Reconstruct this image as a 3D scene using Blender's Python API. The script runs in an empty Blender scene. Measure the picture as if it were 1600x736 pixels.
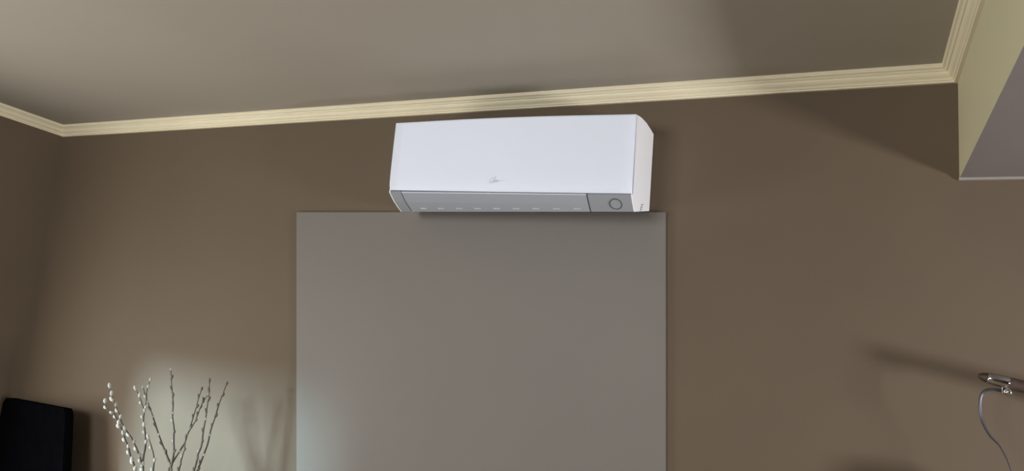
import bpy, bmesh, math, random
from mathutils import Vector, Matrix

random.seed(7)
scene = bpy.context.scene
COL = scene.collection

# ---------------------------------------------------------------- camera
cam_data = bpy.data.cameras.new('camera')
cam = bpy.data.objects.new('camera', cam_data)
COL.objects.link(cam)
cam_data.sensor_width = 36.0
cam_data.lens = 27.35
cam_data.clip_start = 0.02
_r = Vector((0.9160549, 0.3917267, 0.0859860))
_u = Vector((-0.0092197, -0.1937749, 0.9810027))
_f = Vector((-0.4009469, 0.8994451, 0.1738968))
cam.matrix_world = Matrix(((_r.x, _u.x, -_f.x, 3.51855),
                           (_r.y, _u.y, -_f.y, -2.45414),
                           (_r.z, _u.z, -_f.z, 1.61449),
                           (0, 0, 0, 1)))
scene.camera = cam

# ---------------------------------------------------------------- world, sun, window daylight, added fill light, exposure
world = bpy.data.worlds.new('world')
scene.world = world
world.use_nodes = True
_bg = world.node_tree.nodes['Background']
_bg.inputs['Color'].default_value = (0.62, 0.72, 0.80, 1)
_bg.inputs['Strength'].default_value = 0.6

sun_data = bpy.data.lights.new('low_sun', 'SUN')
sun_data.energy = 9.0
sun_data.angle = math.radians(9)
sun_data.color = (0.62, 0.90, 1.0)
sun = bpy.data.objects.new('low_sun', sun_data)
COL.objects.link(sun)
SUN_AZ, SUN_EL = math.radians(45), math.radians(5)
_d = Vector((math.sin(SUN_AZ) * math.cos(SUN_EL), math.cos(SUN_AZ) * math.cos(SUN_EL), -math.sin(SUN_EL)))
sun.location = (-4, -4, 3)
sun.rotation_euler = _d.to_track_quat('-Z', 'Y').to_euler()

def area_light(name, loc, direction, sx, sy, power, color):
    d = bpy.data.lights.new(name, 'AREA')
    d.shape = 'RECTANGLE'
    d.size, d.size_y = sx, sy
    d.energy = power
    d.color = color
    o = bpy.data.objects.new(name, d)
    COL.objects.link(o)
    o.location = loc
    o.rotation_euler = Vector(direction).to_track_quat('-Z', 'Y').to_euler()
    return o

# two side windows and an added fill-light opening behind the camera, all out of view
WL = (-1.88, -0.80, 0.75, 1.66)          # left window: y0, y1, z0, z1
WR = (-1.46, -0.86, 1.08, 1.46)          # right window
FILL_OPENING = (1.10, 2.40, 1.45, 2.45)            # added fill-light opening behind the camera: x0, x1, z0, z1
area_light('daylight_left', (-0.05, (WL[0] + WL[1]) / 2, (WL[2] + WL[3]) / 2), (1, 0, 0),
                WL[3] - WL[2], WL[1] - WL[0], 45, (1.0, 1.0, 0.96))
area_light('daylight_right', (5.85, (WR[0] + WR[1]) / 2, (WR[2] + WR[3]) / 2), (-1, 0, 0),
                WR[3] - WR[2], WR[1] - WR[0], 136, (0.96, 0.96, 1.0))
area_light('fill_behind', ((FILL_OPENING[0] + FILL_OPENING[1]) / 2, -4.35, (FILL_OPENING[2] + FILL_OPENING[3]) / 2), (0, 1, 0),
                FILL_OPENING[1] - FILL_OPENING[0], FILL_OPENING[3] - FILL_OPENING[2], 80, (0.95, 0.98, 1.0))

vs = scene.view_settings
vs.view_transform = 'Standard'
vs.look = 'None'
vs.exposure = 0.0
vs.gamma = 1.0
vs.use_curve_mapping = False

# ---------------------------------------------------------------- materials
def material(name, color, rough=0.6, var=0.0, scale=6.0, bump=0.0, bump_scale=120.0, metallic=0.0,
             sheen=0.0, coat=0.0, spec=None):
    m = bpy.data.materials.new(name)
    m.use_nodes = True
    nt = m.node_tree
    b = nt.nodes['Principled BSDF']
    b.inputs['Roughness'].default_value = rough
    b.inputs['Metallic'].default_value = metallic
    if spec is not None:
        b.inputs['Specular IOR Level'].default_value = spec
    if coat:
        b.inputs['Coat Weight'].default_value = coat
    if sheen:
        b.inputs['Sheen Weight'].default_value = sheen
    tc = nt.nodes.new('ShaderNodeTexCoord')
    if var:
        n = nt.nodes.new('ShaderNodeTexNoise')
        n.inputs['Scale'].default_value = scale
        n.inputs['Detail'].default_value = 4
        nt.links.new(tc.outputs['Object'], n.inputs['Vector'])
        r = nt.nodes.new('ShaderNodeValToRGB')
        r.color_ramp.elements[0].position = 0.3
        r.color_ramp.elements[1].position = 0.7
        r.color_ramp.elements[0].color = tuple(c * (1 - var) for c in color) + (1,)
        r.color_ramp.elements[1].color = tuple(min(1, c * (1 + var)) for c in color) + (1,)
        nt.links.new(n.outputs['Fac'], r.inputs['Fac'])
        nt.links.new(r.outputs['Color'], b.inputs['Base Color'])
    else:
        b.inputs['Base Color'].default_value = tuple(color) + (1,)
    if bump:
        n2 = nt.nodes.new('ShaderNodeTexNoise')
        n2.inputs['Scale'].default_value = bump_scale
        n2.inputs['Detail'].default_value = 3
        nt.links.new(tc.outputs['Object'], n2.inputs['Vector'])
        bp = nt.nodes.new('ShaderNodeBump')
        bp.inputs['Strength'].default_value = bump
        bp.inputs['Distance'].default_value = 0.002
        nt.links.new(n2.outputs['Fac'], bp.inputs['Height'])
        nt.links.new(bp.outputs['Normal'], b.inputs['Normal'])
    return m

M = {
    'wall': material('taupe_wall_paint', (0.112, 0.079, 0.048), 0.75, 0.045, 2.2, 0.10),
    'ceiling': material('ceiling_paint', (0.365, 0.325, 0.265), 0.8, 0.03, 1.6, 0.08),
    'cream': material('cream_gloss_paint', (0.77, 0.685, 0.485), 0.5, 0.03, 5.0),
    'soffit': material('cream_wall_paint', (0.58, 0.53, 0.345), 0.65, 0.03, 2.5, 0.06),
    'soffit_under': material('mauve_grey_underside', (0.185, 0.160, 0.150), 0.7, 0.03, 2.5, 0.06),  # underside set darker and greyer than the cream side face
    'edge': material('pale_filler', (0.26, 0.23, 0.20), 0.6, 0.03, 4.0),
    'ac_rib': material('light_grey_plastic', (0.47, 0.49, 0.53), 0.4),
    'floor': material('oak_floor', (0.20, 0.15, 0.10), 0.5, 0.2, 5.0),
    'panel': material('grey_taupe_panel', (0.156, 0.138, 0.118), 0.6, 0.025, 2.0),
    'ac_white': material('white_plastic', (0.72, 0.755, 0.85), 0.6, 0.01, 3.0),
    'ac_side': material('side_lit_white_plastic', (0.95, 0.95, 0.98), 0.4, 0.005, 3.0),  # lighter than the front: stronger side light put into the colour
    'ac_grey': material('shaded_grey_plastic', (0.335, 0.35, 0.385), 0.42, 0.01, 3.0),  # grey deepened, the underside's shade is in the colour
    'ac_sensor': material('shaded_mid_grey_plastic', (0.29, 0.30, 0.325), 0.42, 0.01, 3.0),  # also holds underside shade in its grey
    'ac_seam': material('dark_seam', (0.07, 0.075, 0.085), 0.6),
    'ac_mark': material('grey_print', (0.12, 0.12, 0.14), 0.5),
    'ac_emblem': material('silver_print', (0.48, 0.50, 0.55), 0.4),
    'bark': material('willow_bark', (0.055, 0.040, 0.026), 0.7, 0.25, 40.0, 0.3, 200),
    'catkin': material('silver_catkin_fur', (0.36, 0.335, 0.285), 0.9, 0.12, 150.0, 0.5, 600, sheen=0.5),
    'bud': material('brown_bud', (0.110, 0.085, 0.060), 0.8, 0.2, 150.0),
    'black': material('black_upholstery', (0.002, 0.002, 0.0028), 0.95, 0.2, 30.0, 0.2, 300, spec=0.01),
    'black_wood': material('black_wood', (0.012, 0.010, 0.010), 0.6, 0.2, 30.0),
    'rail': material('dark_brown_wood', (0.055, 0.031, 0.021), 0.55, 0.25, 22.0),
    'chrome': material('chrome', (0.55, 0.55, 0.53), 0.12, metallic=1.0),
    'wire': material('grey_wire', (0.10, 0.10, 0.115), 0.3, metallic=0.7),
    'vase': material('grey_ceramic', (0.35, 0.34, 0.32), 0.35, 0.1, 8.0),
    'frame': material('white_window_paint', (0.75, 0.75, 0.72), 0.45, 0.02, 4.0),
}

# ---------------------------------------------------------------- helpers
def link(name, bm_or_mesh, mat, parent=None, smooth=False, loc=None):
    if isinstance(bm_or_mesh, bmesh.types.BMesh):
        me = bpy.data.meshes.new(name)
        bmesh.ops.recalc_face_normals(bm_or_mesh, faces=bm_or_mesh.faces)
        bm_or_mesh.to_mesh(me)
        bm_or_mesh.free()
        if mat:
            me.materials.append(M[mat])
        if smooth:
            for p in me.polygons:
                p.use_smooth = True
    else:
        me = bm_or_mesh
    o = bpy.data.objects.new(name, me)
    COL.objects.link(o)
    if loc is not None:
        o.location = loc
    if parent is not None:
        o.parent = parent
        o.matrix_parent_inverse = parent_inverse(parent)
    return o

def parent_inverse(p):
    # meshes are written in world coordinates; only the root Empty carries an offset
    return p.matrix_basis.inverted()

def empty(name, loc):
    o = bpy.data.objects.new(name, None)
    o.empty_display_size = 0.05
    COL.objects.link(o)
    o.location = loc
    return o

def tag(o, label, cat, group=None):
    o['label'] = label
    o['category'] = cat
    if group:
        o['group'] = group
    return o

def structure(o):
    o['kind'] = 'structure'
    return o

def add_box(bm, lo, hi):
    v = [bm.verts.new((x, y, z)) for x in (lo[0], hi[0]) for y in (lo[1], hi[1]) for z in (lo[2], hi[2])]
    for f in ((0, 1, 3, 2), (4, 6, 7, 5), (0, 4, 5, 1), (2, 3, 7, 6), (0, 2, 6, 4), (1, 5, 7, 3)):
        bm.faces.new([v[i] for i in f])
    return v

def bevel_all(bm, off, seg=3):
    bmesh.ops.bevel(bm, geom=list(bm.edges), offset=off, segments=seg, profile=0.5, affect='EDGES')

def bridge_loops(bm, loops, closed=True, caps=True):
    """loops: list of lists of coordinates, equal lengths, joined ring by ring."""
    rings = [[bm.verts.new(c) for c in l] for l in loops]
    n = len(rings[0])
    for a, b in zip(rings, rings[1:]):
        for i in range(n if closed else n - 1):
            j = (i + 1) % n
            bm.faces.new((a[i], a[j], b[j], b[i]))
    if caps:
        bm.faces.new(list(reversed(rings[0])))
        bm.faces.new(rings[-1])
    return rings

def add_tube(bm, pts, radii, seg=6):
    pts = [Vector(p) for p in pts]
    loops = []
    for i, p in enumerate(pts):
        t = (pts[min(i + 1, len(pts) - 1)] - pts[max(i - 1, 0)]).normalized()
        ref = Vector((0, 1, 0)) if abs(t.y) < 0.9 else Vector((1, 0, 0))
        a = t.cross(ref).normalized()
        b = t.cross(a).normalized()
        r = radii[i] if isinstance(radii, (list, tuple)) else radii
        loops.append([p + (a * math.cos(k * 2 * math.pi / seg) + b * math.sin(k * 2 * math.pi / seg)) * r
                      for k in range(seg)])
    bridge_loops(bm, loops)

def smooth_path(pts, sub=3):
    pts = [Vector(p) for p in pts]
    out = []
    for i in range(len(pts) - 1):
        p0, p1, p2, p3 = pts[max(i - 1, 0)], pts[i], pts[i + 1], pts[min(i + 2, len(pts) - 1)]
        for k in range(sub):
            t = k / sub
            out.append(0.5 * ((2 * p1) + (p2 - p0) * t + (2 * p0 - 5 * p1 + 4 * p2 - p3) * t * t
                              + (3 * p1 - p0 - 3 * p2 + p3) * t ** 3))
    out.append(pts[-1])
    return out

def add_lathe(bm, prof, centre, seg=28):
    loops = []
    for r, z in prof:
        loops.append([(centre[0] + r * math.cos(k * 2 * math.pi / seg),
                       centre[1] + r * math.sin(k * 2 * math.pi / seg), centre[2] + z) for k in range(seg)])
    bridge_loops(bm, loops)

# ---------------------------------------------------------------- room shell
W = 3.795          # soffit's left face
H = 2.60           # ceiling
B = 2.266          # soffit's underside
XR = 5.80          # right wall
YF = -4.30         # wall behind the camera

bm = bmesh.new(); add_box(bm, (-0.2, YF - 0.2, -0.1), (XR + 0.2, 0.2, 0.0))
structure(link('floor', bm, 'floor'))
bm = bmesh.new(); add_box(bm, (-0.2, YF - 0.2, H), (XR + 0.2, 0.2, H + 0.1))
structure(link('ceiling', bm, 'ceiling'))
bm = bmesh.new(); add_box(bm, (-0.2, 0.0, 0.0), (XR + 0.2, 0.2, H))
structure(link('wall_back', bm, 'wall'))
bm = bmesh.new()
add_box(bm, (-0.2, YF - 0.2, 0.0), (FILL_OPENING[0], YF, H))
add_box(bm, (FILL_OPENING[1], YF - 0.2, 0.0), (XR + 0.2, YF, H))
add_box(bm, (FILL_OPENING[0], YF - 0.2, 0.0), (FILL_OPENING[1], YF, FILL_OPENING[2]))
add_box(bm, (FILL_OPENING[0], YF - 0.2, FILL_OPENING[3]), (FILL_OPENING[1], YF, H))
structure(link('wall_front', bm, 'wall'))

def wall_with_opening(name, x0, x1, win):
    y0, y1, z0, z1 = win
    bm = bmesh.new()
    add_box(bm, (x0, YF, 0.0), (x1, y0, H))
    add_box(bm, (x0, y1, 0.0), (x1, 0.0, H))
    add_box(bm, (x0, y0, 0.0), (x1, y1, z0))
    add_box(bm, (x0, y0, z1), (x1, y1, H))
    return structure(link(name, bm, 'wall'))

wall_with_opening('wall_left', -0.2, 0.0, WL)
wall_with_opening('wall_right', XR, XR + 0.2, WR)

def window_frame(name, x0, x1, win):
    y0, y1, z0, z1 = win
    t = 0.045
    bm = bmesh.new()
    add_box(bm, (x0, y0, z0), (x1, y0 + t, z1))
    add_box(bm, (x0, y1 - t, z0), (x1, y1, z1))
    add_box(bm, (x0, y0 + t, z0), (x1, y1 - t, z0 + t))
    add_box(bm, (x0, y0 + t, z1 - t), (x1, y1 - t, z1))
    structure(link(name, bm, 'frame'))

window_frame('window_1', -0.19, -0.13, WL)
window_frame('window_2', XR + 0.13, XR + 0.19, WR)

# dropped soffit on the right, running from the back wall towards the camera
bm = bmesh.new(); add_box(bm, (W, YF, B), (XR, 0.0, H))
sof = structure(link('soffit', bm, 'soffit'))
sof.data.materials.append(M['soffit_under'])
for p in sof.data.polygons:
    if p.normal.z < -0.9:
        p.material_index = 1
bm = bmesh.new()
bridge_loops(bm, [[(x, -0.0, B - 0.006), (x, -0.010, B - 0.006), (x, -0.013, B), (x, -0.0, B)] for x in (W - 0.002, XR)])
structure(link('trim_4', bm, 'edge'))

# moulded cornice: upper fillet, groove, cove and lower bead; mitred in the corners
CORN = [(0.0445, 0.0), (0.0445, 0.0085), (0.0425, 0.0120), (0.0375, 0.0135), (0.0345, 0.0165), (0.0325, 0.0190), (0.0285, 0.0195),
        (0.0280, 0.0225), (0.0270, 0.0255), (0.0230, 0.0305), (0.0165, 0.0350), (0.0150, 0.0370), (0.0150, 0.0405), (0.0110, 0.0425),
        (0.0100, 0.0468), (0.0, 0.0468), (0.0, 0.0)]
def cornice(name, start, end):
    bm = bmesh.new()
    bridge_loops(bm, [[start(o) + (H - d,) for o, d in CORN], [end(o) + (H - d,) for o, d in CORN]])
    return structure(link(name, bm, 'cream'))
cornice('trim_1', lambda o: (o, -o), lambda o: (W - o, -o))
cornice('trim_2', lambda o: (o, YF), lambda o: (o, -o))
cornice('trim_3', lambda o: (W - o, -o), lambda o: (W - o, YF))

# ---------------------------------------------------------------- invented plain panel, stand-in for a blanked-out area
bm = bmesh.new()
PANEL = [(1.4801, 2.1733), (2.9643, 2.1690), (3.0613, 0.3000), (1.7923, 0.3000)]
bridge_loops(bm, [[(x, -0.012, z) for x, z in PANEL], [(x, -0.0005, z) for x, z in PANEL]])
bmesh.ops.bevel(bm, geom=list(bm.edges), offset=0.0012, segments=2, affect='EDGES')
tag(link('blank_area_panel', bm, 'panel'),
    'large plain grey-taupe panel, invented stand-in for a blanked-out area directly below the air conditioner', 'panel')

# ---------------------------------------------------------------- air conditioner
AX0, AX1 = 2.045, 2.908
ac = empty('air_conditioner', (2.4765, -0.002, 2.172))
tag(ac, 'white wall-mounted split air conditioner under the cream cornice', 'air conditioner')

def lerp(a, b, t):
    return a + (b - a) * t

UL = [(-0.2235, 2.1950), (-0.2050, 2.1815), (-0.1840, 2.1680), (-0.1580, 2.1555), (-0.1320, 2.1450)]
UR = [(-0.2240, 2.1740), (-0.2125, 2.1625), (-0.2010, 2.1512), (-0.1905, 2.1412), (-0.1800, 2.1318)]
def under(x, k):
    """point k of the curved underside at width position x"""
    t = (x - AX0) / (AX1 - AX0)
    return lerp(UL[k][0], UR[k][0], t), lerp(UL[k][1], UR[k][1], t)

def under_slab(name, x0, x1, mat, d0=0.0, d1=0.006, parent=ac, kmin=0, kmax=4, lift=0.0):
    """a cover piece that follows the curved underside; d1 is its thickness"""
    bm = bmesh.new()
    loops = []
    n = 12
    for i in range(n + 1):
        x = lerp(x0, x1, i / n)
        outer, inner = [], []
        for k in range(kmin, kmax + 1):
            y, z = under(x, k)
            ya, za = under(x, max(k - 1, 0)); yb, zb = under(x, min(k + 1, 4))
            nrm = Vector((0, -(za - zb), (yb - ya) * -1)).normalized()
            nrm = Vector((0, -abs(nrm.y), -abs(nrm.z)))
            outer.append((x, y + nrm.y * (lift - d0), z + nrm.z * (lift - d0)))
            inner.append((x, y - nrm.y * d1, z - nrm.z * d1))
        loops.append(outer + inner[::-1])
    bridge_loops(bm, loops)
    return link(name, bm, mat, parent)

# housing: closed loft from left to right end
def housing_loop(x):
    t = (x - AX0) / (AX1 - AX0)
    zt = lerp(2.4437, 2.4271, t)
    pts = [(-0.002, lerp(2.444, 2.4376, t)), (-0.045, zt + 0.0135), (-0.10, zt + 0.0155), (-0.16, zt + 0.0115), (-0.205, zt + 0.004),
           (-0.219, zt - 0.002)]
    zl = lerp(2.2006, 2.178, t)
    pts.append((-0.219, zl + 0.006))
    for k in range(5):
        y, z = under(x, k)
        pts.append((y + 0.0035, z + 0.0045))
    y, z = under(x, 4)
    pts.append((y + 0.012, z + 0.0050))
    pts.append((-0.002, 2.1765))
    return [(x, y, z) for y, z in pts]
bm = bmesh.new()
bridge_loops(bm, [housing_loop(lerp(AX0 + 0.0005, AX1 - 0.0035, i / 8)) for i in range(9)])
link('housing', bm, 'ac_seam', ac)

def end_cheek(name, xa, xb):
    """side wall of the unit, with a rounded upper edge"""
    bm = bmesh.new()
    def loop(x):
        l = []
        for (xx, y, z) in housing_loop(x):
            l.append((xx, y, z))
        for k in range(5):
            y, z = under(x, k)
            l[7 + k] = (x, y, z)
        y, z = under(x, 4)
        l[12] = (x, y + 0.008, z + 0.002)
        l[13] = (x, -0.002, 2.1745)
        l[5] = (x, -0.221, l[5][2]); l[6] = (x, -0.221, l[6][2] - 0.004)
        return l
    bridge_loops(bm, [loop(xa), loop(xb)])
    return link(name, bm, 'ac_side', ac)
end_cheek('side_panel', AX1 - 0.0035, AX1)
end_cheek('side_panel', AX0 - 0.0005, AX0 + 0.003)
# top cover
bm = bmesh.new()
lp = []
for i in range(9):
    x = lerp(AX0 + 0.003, AX1 - 0.0035, i / 8)
    h = housing_loop(x)[:6]
    lp.append([(x, y, z + 0.003) for (_, y, z) in h] + [(x, y, z - 0.003) for (_, y, z) in h[::-1]])
bridge_loops(bm, lp)
link('top_cover', bm, 'ac_white', ac)

# front panel with rolled lower lip and slightly crowned top edge
bm = bmesh.new()
loops = []
NS = 24
for i in range(NS + 1):
    s = i / NS
    x = lerp(AX0, AX1, s)
    zt = lerp(2.4437, 2.4271, s) + 0.0055 * math.sin(math.pi * s)
    zl = lerp(2.2006, 2.1785, s)
    yf = lerp(-0.2301, -0.2337, s)
    pts = [(-0.2195, zt - 0.0005), (yf + 0.0025, zt), (yf + 0.0006, zt - 0.0012), (yf, zt - 0.004), (yf, zt - 0.008)]
    pts += [(yf + 0.004 * t ** 3, lerp(zt, zl, t)) for t in (0.2, 0.4, 0.6, 0.75, 0.85)]
    pts += [(yf + 0.0038, zl + 0.023), (yf + 0.0050, zl + 0.0160), (yf + 0.0072, zl + 0.0090), (yf + 0.0098, zl + 0.0035),
            (yf + 0.0118, zl + 0.0005), (-0.2160, zl)]
    loops.append([(x, y, z) for y, z in pts])
rings = bridge_loops(bm, loops)
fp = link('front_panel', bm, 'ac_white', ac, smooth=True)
fp.data.polygons.foreach_set('use_smooth', [len(p.vertices) == 4 for p in fp.data.polygons])

# emblem: small handwritten-looking flourish near the lip
def emblem():
    bm = bmesh.new()
    y = -0.2297
    def stroke(pts, r):
        add_tube(bm, smooth_path([(2.430 + a, y, 2.2135 + b) for a, b in pts], 3), r, 5)
    stroke([(0.0135, 0.0215), (0.0085, 0.0225), (0.0020, 0.0150), (0.0005, 0.0070), (0.0055, 0.0050), (0.0125, 0.0110),
            (0.0200, 0.0230), (0.0225, 0.0270), (0.0185, 0.0240), (0.0135, 0.0130), (0.0150, 0.0065)], 0.0006)
    stroke([(0.0150, 0.0065), (0.0200, 0.0120), (0.0245, 0.0170), (0.0225, 0.0100), (0.0240, 0.0065), (0.0290, 0.0125)], 0.0006)
    stroke([(0.0290, 0.0125), (0.0310, 0.0150), (0.0300, 0.0095), (0.0340, 0.0115)], 0.0006)
    stroke([(0.0340, 0.0115), (0.0420, 0.0125), (0.0560, 0.0125)], 0.0004)
    return link('emblem', bm, 'ac_emblem', fp)
emblem()['label'] = 'small silvery script emblem above the lower lip'

under_slab('end_cap', AX0 + 0.003, 2.0905, 'ac_sensor')
lou = under_slab('louver', 2.0945, 2.7620, 'ac_grey')
sen = under_slab('sensor_cover', 2.7660, AX1 - 0.0035, 'ac_sensor')
# thin bright edge along the louver's top
bm = bmesh.new()
add_tube(bm, [(x, under(x, 0)[0] - 0.0002, under(x, 0)[1] - 0.0008) for x in (2.0945, 2.30, 2.55, 2.7620)], 0.0012, 6)
link('louver_edge', bm, 'ac_white', lou)

# row of little ribs along the louver's trailing edge
for i in range(9):
    xc = 2.150 + i * 0.0715
    y, z = under(xc, 3)
    y2, z2 = under(xc, 4)
    y, z = lerp(y, y2, .2), lerp(z, z2, .2)
    bm = bmesh.new()
    bridge_loops(bm, [[(x, y - 0.0015, z - 0.0016), (x, y - 0.0005, z - 0.0026), (x, y + 0.002, z - 0.0022), (x, y + 0.002, z + 0.001), (x, y - 0.001, z + 0.001)]
                      for x in (xc - 0.012, xc + 0.012)])
    link('rib', bm, 'ac_rib', lou)

# round sensor ring on the right underside
def sensor_ring():
    c = Vector((2.852, -0.2005, 2.1508))
    y0, z0 = under(2.852, 1); y1, z1 = under(2.852, 3)
    t = Vector((0, y1 - y0, z1 - z0)).normalized()
    n = Vector((0, t.z, -t.y)).normalized()
    if n.z > 0:
        n = -n
    ax = Vector((1, 0, 0))
    y, z = under(2.852, 2)
    c = Vector((2.852, y, z)) + n * 0.0004
    bm = bmesh.new()
    ring = [c + (ax * math.cos(a) + t * math.sin(a)) * 0.0185 for a in [k * 2 * math.pi / 32 for k in range(33)]]
    add_tube(bm, ring, 0.0019, 6)
    link('ring', bm, 'ac_seam', sen)
    bm = bmesh.new()
    bridge_loops(bm, [[c + n * d + (ax * math.cos(a) + t * math.sin(a)) * r for a in [k * 2 * math.pi / 28 for k in range(28)]]
                      for r, d in ((0.0170, -0.002), (0.0170, 0.0006), (0.0155, 0.0010))])
    link('sensor_lens', bm, 'ac_sensor', sen)
sensor_ring()

# small dark lettering on the right cheek, reading upwards
bm = bmesh.new()
for k in range(4):
    yc, zc = -0.0990 - k * 0.0060, 2.1740 - k * 0.0088
    bridge_loops(bm, [[(x, yc - 0.013, zc - 0.0030), (x, yc - 0.010, zc - 0.0052), (x, yc + 0.013, zc + 0.0012), (x, yc + 0.010, zc + 0.0034)]
                      for x in (AX1 - 0.0005, AX1 + 0.0006)])
link('lettering', bm, 'ac_mark', ac)['label'] = 'tiny dark lettering on the side panel'

# ---------------------------------------------------------------- pussy willow branches in a tall vase
BR = {
'a': [(0.997, -0.34, 1.382), (1.002, -0.339, 1.368), (1.018, -0.335, 1.35), (1.04, -0.328, 1.34), (1.058, -0.324, 1.315), (1.077, -0.319, 1.292), (1.1, -0.314, 1.255), (1.114, -0.31, 1.235), (1.131, -0.307, 1.201), (1.155, -0.301, 1.162)] ,
'b': [(0.981, -0.318, 1.437), (0.998, -0.315, 1.401), (1.015, -0.311, 1.375), (1.036, -0.306, 1.343), (1.053, -0.303, 1.314), (1.077, -0.296, 1.285), (1.101, -0.29, 1.263), (1.128, -0.283, 1.226), (1.148, -0.278, 1.195), (1.166, -0.275, 1.155)] ,
'c': [(1.122, -0.267, 1.472), (1.119, -0.271, 1.438), (1.125, -0.272, 1.401), (1.127, -0.274, 1.364), (1.131, -0.276, 1.327), (1.147, -0.274, 1.286), (1.159, -0.273, 1.239), (1.161, -0.276, 1.203), (1.17, -0.276, 1.156)] ,
'c2': [(1.078, -0.286, 1.437), (1.101, -0.28, 1.405), (1.115, -0.277, 1.381), (1.129, -0.274, 1.358)] ,
'd': [(1.089, -0.262, 1.441), (1.108, -0.258, 1.406), (1.13, -0.253, 1.37), (1.155, -0.248, 1.329), (1.181, -0.242, 1.282), (1.209, -0.235, 1.236), (1.232, -0.23, 1.202), (1.249, -0.226, 1.168)] ,
'e': [(1.182, -0.287, 1.272), (1.202, -0.283, 1.238), (1.22, -0.28, 1.198), (1.224, -0.281, 1.163)] ,
'f': [(1.195, -0.246, 1.516), (1.205, -0.245, 1.477), (1.216, -0.244, 1.44), (1.229, -0.243, 1.398), (1.237, -0.244, 1.35), (1.25, -0.242, 1.314), (1.259, -0.242, 1.267), (1.268, -0.242, 1.232), (1.27, -0.244, 1.196), (1.271, -0.246, 1.166)] ,
'g': [(1.335, -0.187, 1.439), (1.32, -0.195, 1.407), (1.314, -0.2, 1.369), (1.306, -0.206, 1.332), (1.294, -0.213, 1.3), (1.288, -0.218, 1.26), (1.272, -0.227, 1.219), (1.261, -0.234, 1.188), (1.259, -0.237, 1.164)] ,
'g2': [(1.308, -0.196, 1.455), (1.304, -0.2, 1.418), (1.302, -0.204, 1.38), (1.296, -0.211, 1.318)] ,
'h': [(1.311, -0.238, 1.284), (1.314, -0.24, 1.243), (1.311, -0.244, 1.207), (1.311, -0.247, 1.172)] ,
'i': [(1.346, -0.201, 1.489), (1.354, -0.202, 1.441), (1.356, -0.204, 1.398), (1.359, -0.206, 1.355), (1.36, -0.209, 1.313), (1.364, -0.212, 1.259), (1.358, -0.216, 1.229), (1.357, -0.221, 1.175)] ,
'j': [(1.395, -0.165, 1.482), (1.388, -0.17, 1.444), (1.382, -0.175, 1.406), (1.379, -0.179, 1.369), (1.372, -0.186, 1.314), (1.371, -0.189, 1.271), (1.365, -0.195, 1.228), (1.356, -0.202, 1.177)] ,
}
VX, VY, VZ = 1.265, -0.245, 0.98
bm = bmesh.new()
add_lathe(bm, [(0.075, 0.0), (0.085, 0.01), (0.095, 0.25), (0.100, 0.55), (0.085, 0.80), (0.058, 0.92), (0.062, VZ),
               (0.054, VZ), (0.050, 0.92), (0.070, 0.70), (0.070, 0.30)], (VX, VY, 0.0))
tag(link('vase', bm, 'vase', smooth=True), 'tall vase holding the pussy willow branches', 'vase')

def catkin_mesh(name, mat, rx, rz):
    bm = bmesh.new()
    prof = [(0.25, -0.95), (0.80, -0.55), (1.0, 0.0), (0.78, 0.55), (0.30, 0.95)]
    add_lathe(bm, [(r * rx, z * rz) for r, z in prof], (0, 0, 0), 7)
    me = bpy.data.meshes.new(name)
    bmesh.ops.recalc_face_normals(bm, faces=bm.faces)
    bm.to_mesh(me); bm.free()
    me.materials.append(M[mat])
    for p in me.polygons:
        p.use_smooth = True
    return me
CAT = catkin_mesh('catkin', 'catkin', 0.0066, 0.0105)
BUD = catkin_mesh('bud', 'bud', 0.0048, 0.0100)

def branch(keys, label, kind, step, side=1, size=1.0):
    pts0 = [Vector(p) for p in BR[keys[0]]]
    base = Vector((lerp(pts0[-1].x, VX, 0.75), lerp(pts0[-1].y, VY, 0.7), 0.90))
    root = empty('pussy_willow_branch', base)
    tag(root, label, 'branch', 'pussy willow branches in the vase')
    first = True
    for key in keys:
        pts = [Vector(p) for p in BR[key]]
        if first:
            mid = pts[-1].lerp(base, 0.5)
            pts = pts + [mid, base]
        path = smooth_path(pts, 3)
        n = len(path)
        bm = bmesh.new()
        add_tube(bm, path, [lerp(0.0016, 0.0036 if first else 0.0024, min(1, i / (n * 0.6))) for i in range(n)], 6)
        link('stem' if first else 'side_twig', bm, 'bark', root, smooth=True)
        # catkins alternate along the visible length
        acc, s = 0.0, side
        path_up = path
        for i in range(n - 1):
            seg = path_up[i + 1] - path_up[i]
            acc += seg.length
            if i == 0 or acc >= step:
                if path_up[i].z < 1.10:
                    break
                acc = random.uniform(-0.3, 0.15) * step
                t = -seg.normalized()
                out = Vector((s * 1.0, random.uniform(-0.6, 0.3), 0.0)).normalized()
                if i == 0:
                    d = t
                else:
                    d = (t * 1.0 + out * 0.55).normalized()
                m = CAT if kind == 'catkin' else BUD
                pale = kind == 'bud' and random.random() < 0.3
                off = out * (0.0052 if kind == 'catkin' else 0.0030) if i else t * 0.004
                k = size * random.uniform(0.85, 1.15)
                if pale:
                    m, k = CAT, k * 0.55
                c = bpy.data.objects.new('catkin' if m is CAT else 'bud', m)
                COL.objects.link(c)
                c.parent = root
                c.location = path_up[i] + off - root.location
                c.rotation_euler = d.to_track_quat('Z', 'Y').to_euler()
                c.scale = (k, k, k * random.uniform(0.9, 1.15))
                s = -s
        first = False

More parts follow.
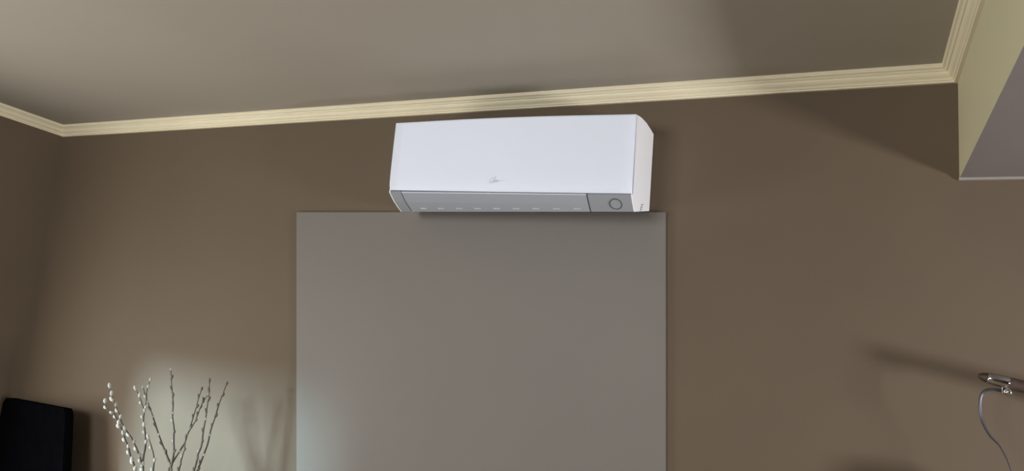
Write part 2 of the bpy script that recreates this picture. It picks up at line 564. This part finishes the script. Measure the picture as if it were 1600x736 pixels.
branch(['a'], 'leftmost willow branch, hooked outward, with thick silvery catkins', 'catkin', 0.018, 1, 0.95)
branch(['b'], 'willow branch with silvery catkins whose tip rises just above the leftmost one', 'catkin', 0.018, -1, 0.95)
branch(['c', 'c2'], 'upright forked willow branch with silvery catkins, third from the dark chair', 'catkin', 0.022, -1, 0.8)
branch(['e'], 'short low willow twig with silvery catkins beside the upright forked branch', 'catkin', 0.034, 1, 0.75)
branch(['d'], 'bare-looking willow branch crossing from the forked tip down to the right', 'bud', 0.027, 1)
branch(['f'], 'tallest willow branch, straight and upright in the middle of the bunch', 'bud', 0.027, -1)
branch(['g', 'g2'], 'forked brown willow branch leaning right, next to the tallest one', 'bud', 0.020, 1)
branch(['h'], 'short low brown willow twig under the right-leaning forked branch', 'bud', 0.026, -1)
branch(['i'], 'slender brown willow branch, second from the right end of the bunch', 'bud', 0.026, 1)
branch(['j'], 'rightmost willow branch, brown with small buds, leaning outward', 'bud', 0.026, -1)

# ---------------------------------------------------------------- dark chair in the left corner
CL, CR = Vector((0.024, -0.045, 0)), Vector((0.552, -0.135, 0))
cdir = (CR - CL).normalized()
cn = Vector((cdir.y, -cdir.x, 0))             # towards the room
if cn.y > 0:
    cn = -cn
chair = empty('chair', tuple((CL + CR) / 2 + cn * 0.22))
tag(chair, 'black high-backed padded chair in the dark left corner beside the willow branches', 'chair')
CW = (CR - CL).length
def cpos(a, b, z):
    p = CL + cdir * a + cn * b
    return (p.x, p.y, z)
def slab(name, outline, b0, b1, mat, bev=0.012):
    bm = bmesh.new()
    bridge_loops(bm, [[cpos(a, b0, z) for a, z in outline], [cpos(a, b1, z) for a, z in outline]])
    bmesh.ops.bevel(bm, geom=list(bm.edges), offset=bev, segments=2, affect='EDGES')
    return link(name, bm, mat, chair)
def rounded(a0, a1, z0, z1, r, n=5):
    pts = []
    for cx, cz, s in ((a1 - r, z1 - r, 0), (a0 + r, z1 - r, 90), (a0 + r, z0 + r, 180), (a1 - r, z0 + r, 270)):
        for k in range(n + 1):
            t = math.radians(s + 90 * k / n)
            pts.append((cx + r * math.cos(t), cz + r * math.sin(t)))
    return pts
back_outline = [(a + (0.30 * max(0.0, 1.29 - max(z, 1.0)) if a > CW * 0.5 else 0.0), z) for a, z in
                rounded(0.0, CW, 1.0, 1.312, 0.022)]
high = [(a, z) for a, z in back_outline if z >= 1.1]
outline = high + [(0.0, 1.0), (0.01, 0.53), (0.03, 0.52), (CW - 0.03, 0.52), (CW - 0.005, 0.54), (CW + 0.085, 0.98)]
slab('backrest', outline, -0.024, 0.012, 'black', 0.005)
bm = bmesh.new()
bridge_loops(bm, [[cpos(a, b, z) for a, b in ((0.02, 0.02), (CW, 0.02), (CW, 0.46), (0.10, 0.46))] for z in (0.40, 0.49)])
bevel_all(bm, 0.02, 3)
link('seat', bm, 'black', chair)
for legs in (((0.03, 0.005), (0.13, 0.43)), ((CW - 0.03, 0.005), (CW - 0.03, 0.43))):
    for a, b in legs:
        bm = bmesh.new()
        bridge_loops(bm, [[cpos(a + da, b + db, z) for da, db in ((-h, -h), (h, -h), (h, h), (-h, h))] for z, h in ((0.0, 0.014), (0.405, 0.018))])
        link('leg', bm, 'black_wood', chair)

# ---------------------------------------------------------------- wooden rail with chrome clip at the right edge
rail = empty('wall_rail', (4.40, -0.002, 1.586))
tag(rail, 'dark brown wooden rail with a chrome clip standing off the wall at the right edge', 'rail')
R0, R1 = Vector((3.806, -0.25, 1.7055)), Vector((4.44, -0.25, 1.578))
rd = (R1 - R0).normalized()
bm = bmesh.new()
add_tube(bm, [R0 - rd * 0.006, R0, R0 + rd * 0.012, R0 + rd * 0.06, R1], [0.004, 0.0085, 0.0125, 0.0150, 0.0165], 14)
link('bar', bm, 'rail', rail, smooth=True)
bm = bmesh.new()
add_tube(bm, [(4.40, -0.245, 1.586), (4.40, -0.136, 1.586), (4.40, -0.135, 1.586), (4.40, -0.1215, 1.586)], [0.009, 0.009, 0.028, 0.028], 14)
link('bracket', bm, 'chrome', rail)
# clip: a sleeve along the bar, a drop lug and a small knob
cl = Vector((3.8430, -0.25, 1.6975))
bm = bmesh.new()
a0 = R0 + rd * 0.014
add_tube(bm, [a0, a0 + rd * 0.004, a0 + rd * 0.045, a0 + rd * 0.050], [0.0135, 0.0155, 0.0165, 0.0145], 14)
clip = link('clip', bm, 'chrome', rail, smooth=True)
bm = bmesh.new()
add_box(bm, (3.850, -0.2585, 1.6655), (3.862, -0.2465, 1.6880))
bevel_all(bm, 0.002, 2)
link('lug', bm, 'chrome', clip)
bm = bmesh.new()
add_lathe(bm, [(0.003, -0.011), (0.0085, -0.007), (0.0095, 0.0), (0.0070, 0.006), (0.004, 0.009)], (3.8640, -0.2590, 1.6720), 12)
link('knob', bm, 'chrome', clip, smooth=True)

wire_pts = [(3.8600, -0.2530, 1.6715), (3.8460, -0.2530, 1.6730), (3.8300, -0.2530, 1.6745), (3.8140, -0.2530, 1.6690), (3.8050, -0.2530, 1.6540),
            (3.8030, -0.2530, 1.6260), (3.8078, -0.2530, 1.5930), (3.8230, -0.2530, 1.5600), (3.8420, -0.2530, 1.5390),
            (3.8560, -0.2530, 1.5120), (3.8642, -0.2530, 1.4900), (3.8740, -0.2530, 1.4550), (3.8780, -0.2530, 1.4200)]
bm = bmesh.new()
wp = smooth_path(wire_pts, 4)
add_tube(bm, wp, [0.0036 if i < 24 else max(0.0018, 0.0036 - (i - 24) * 0.0002) for i in range(len(wp))], 8)
hw = tag(link('hanging_wire', bm, 'wire', smooth=True), 'thin curved grey metal wire hanging from the chrome clip of the rail', 'wire')
bm = bmesh.new()
add_box(bm, (3.775, -0.275, 1.300), (3.915, -0.232, 1.432))
bevel_all(bm, 0.016, 3)
link('unseen_shadow_block', bm, 'rail', hw, smooth=True)  # unseen block added below the wire to cast a soft wall shadow
for o in (rail, hw):
    o.location = Vector(o.location) + Vector((0.0158, 0.12, 0.0048))
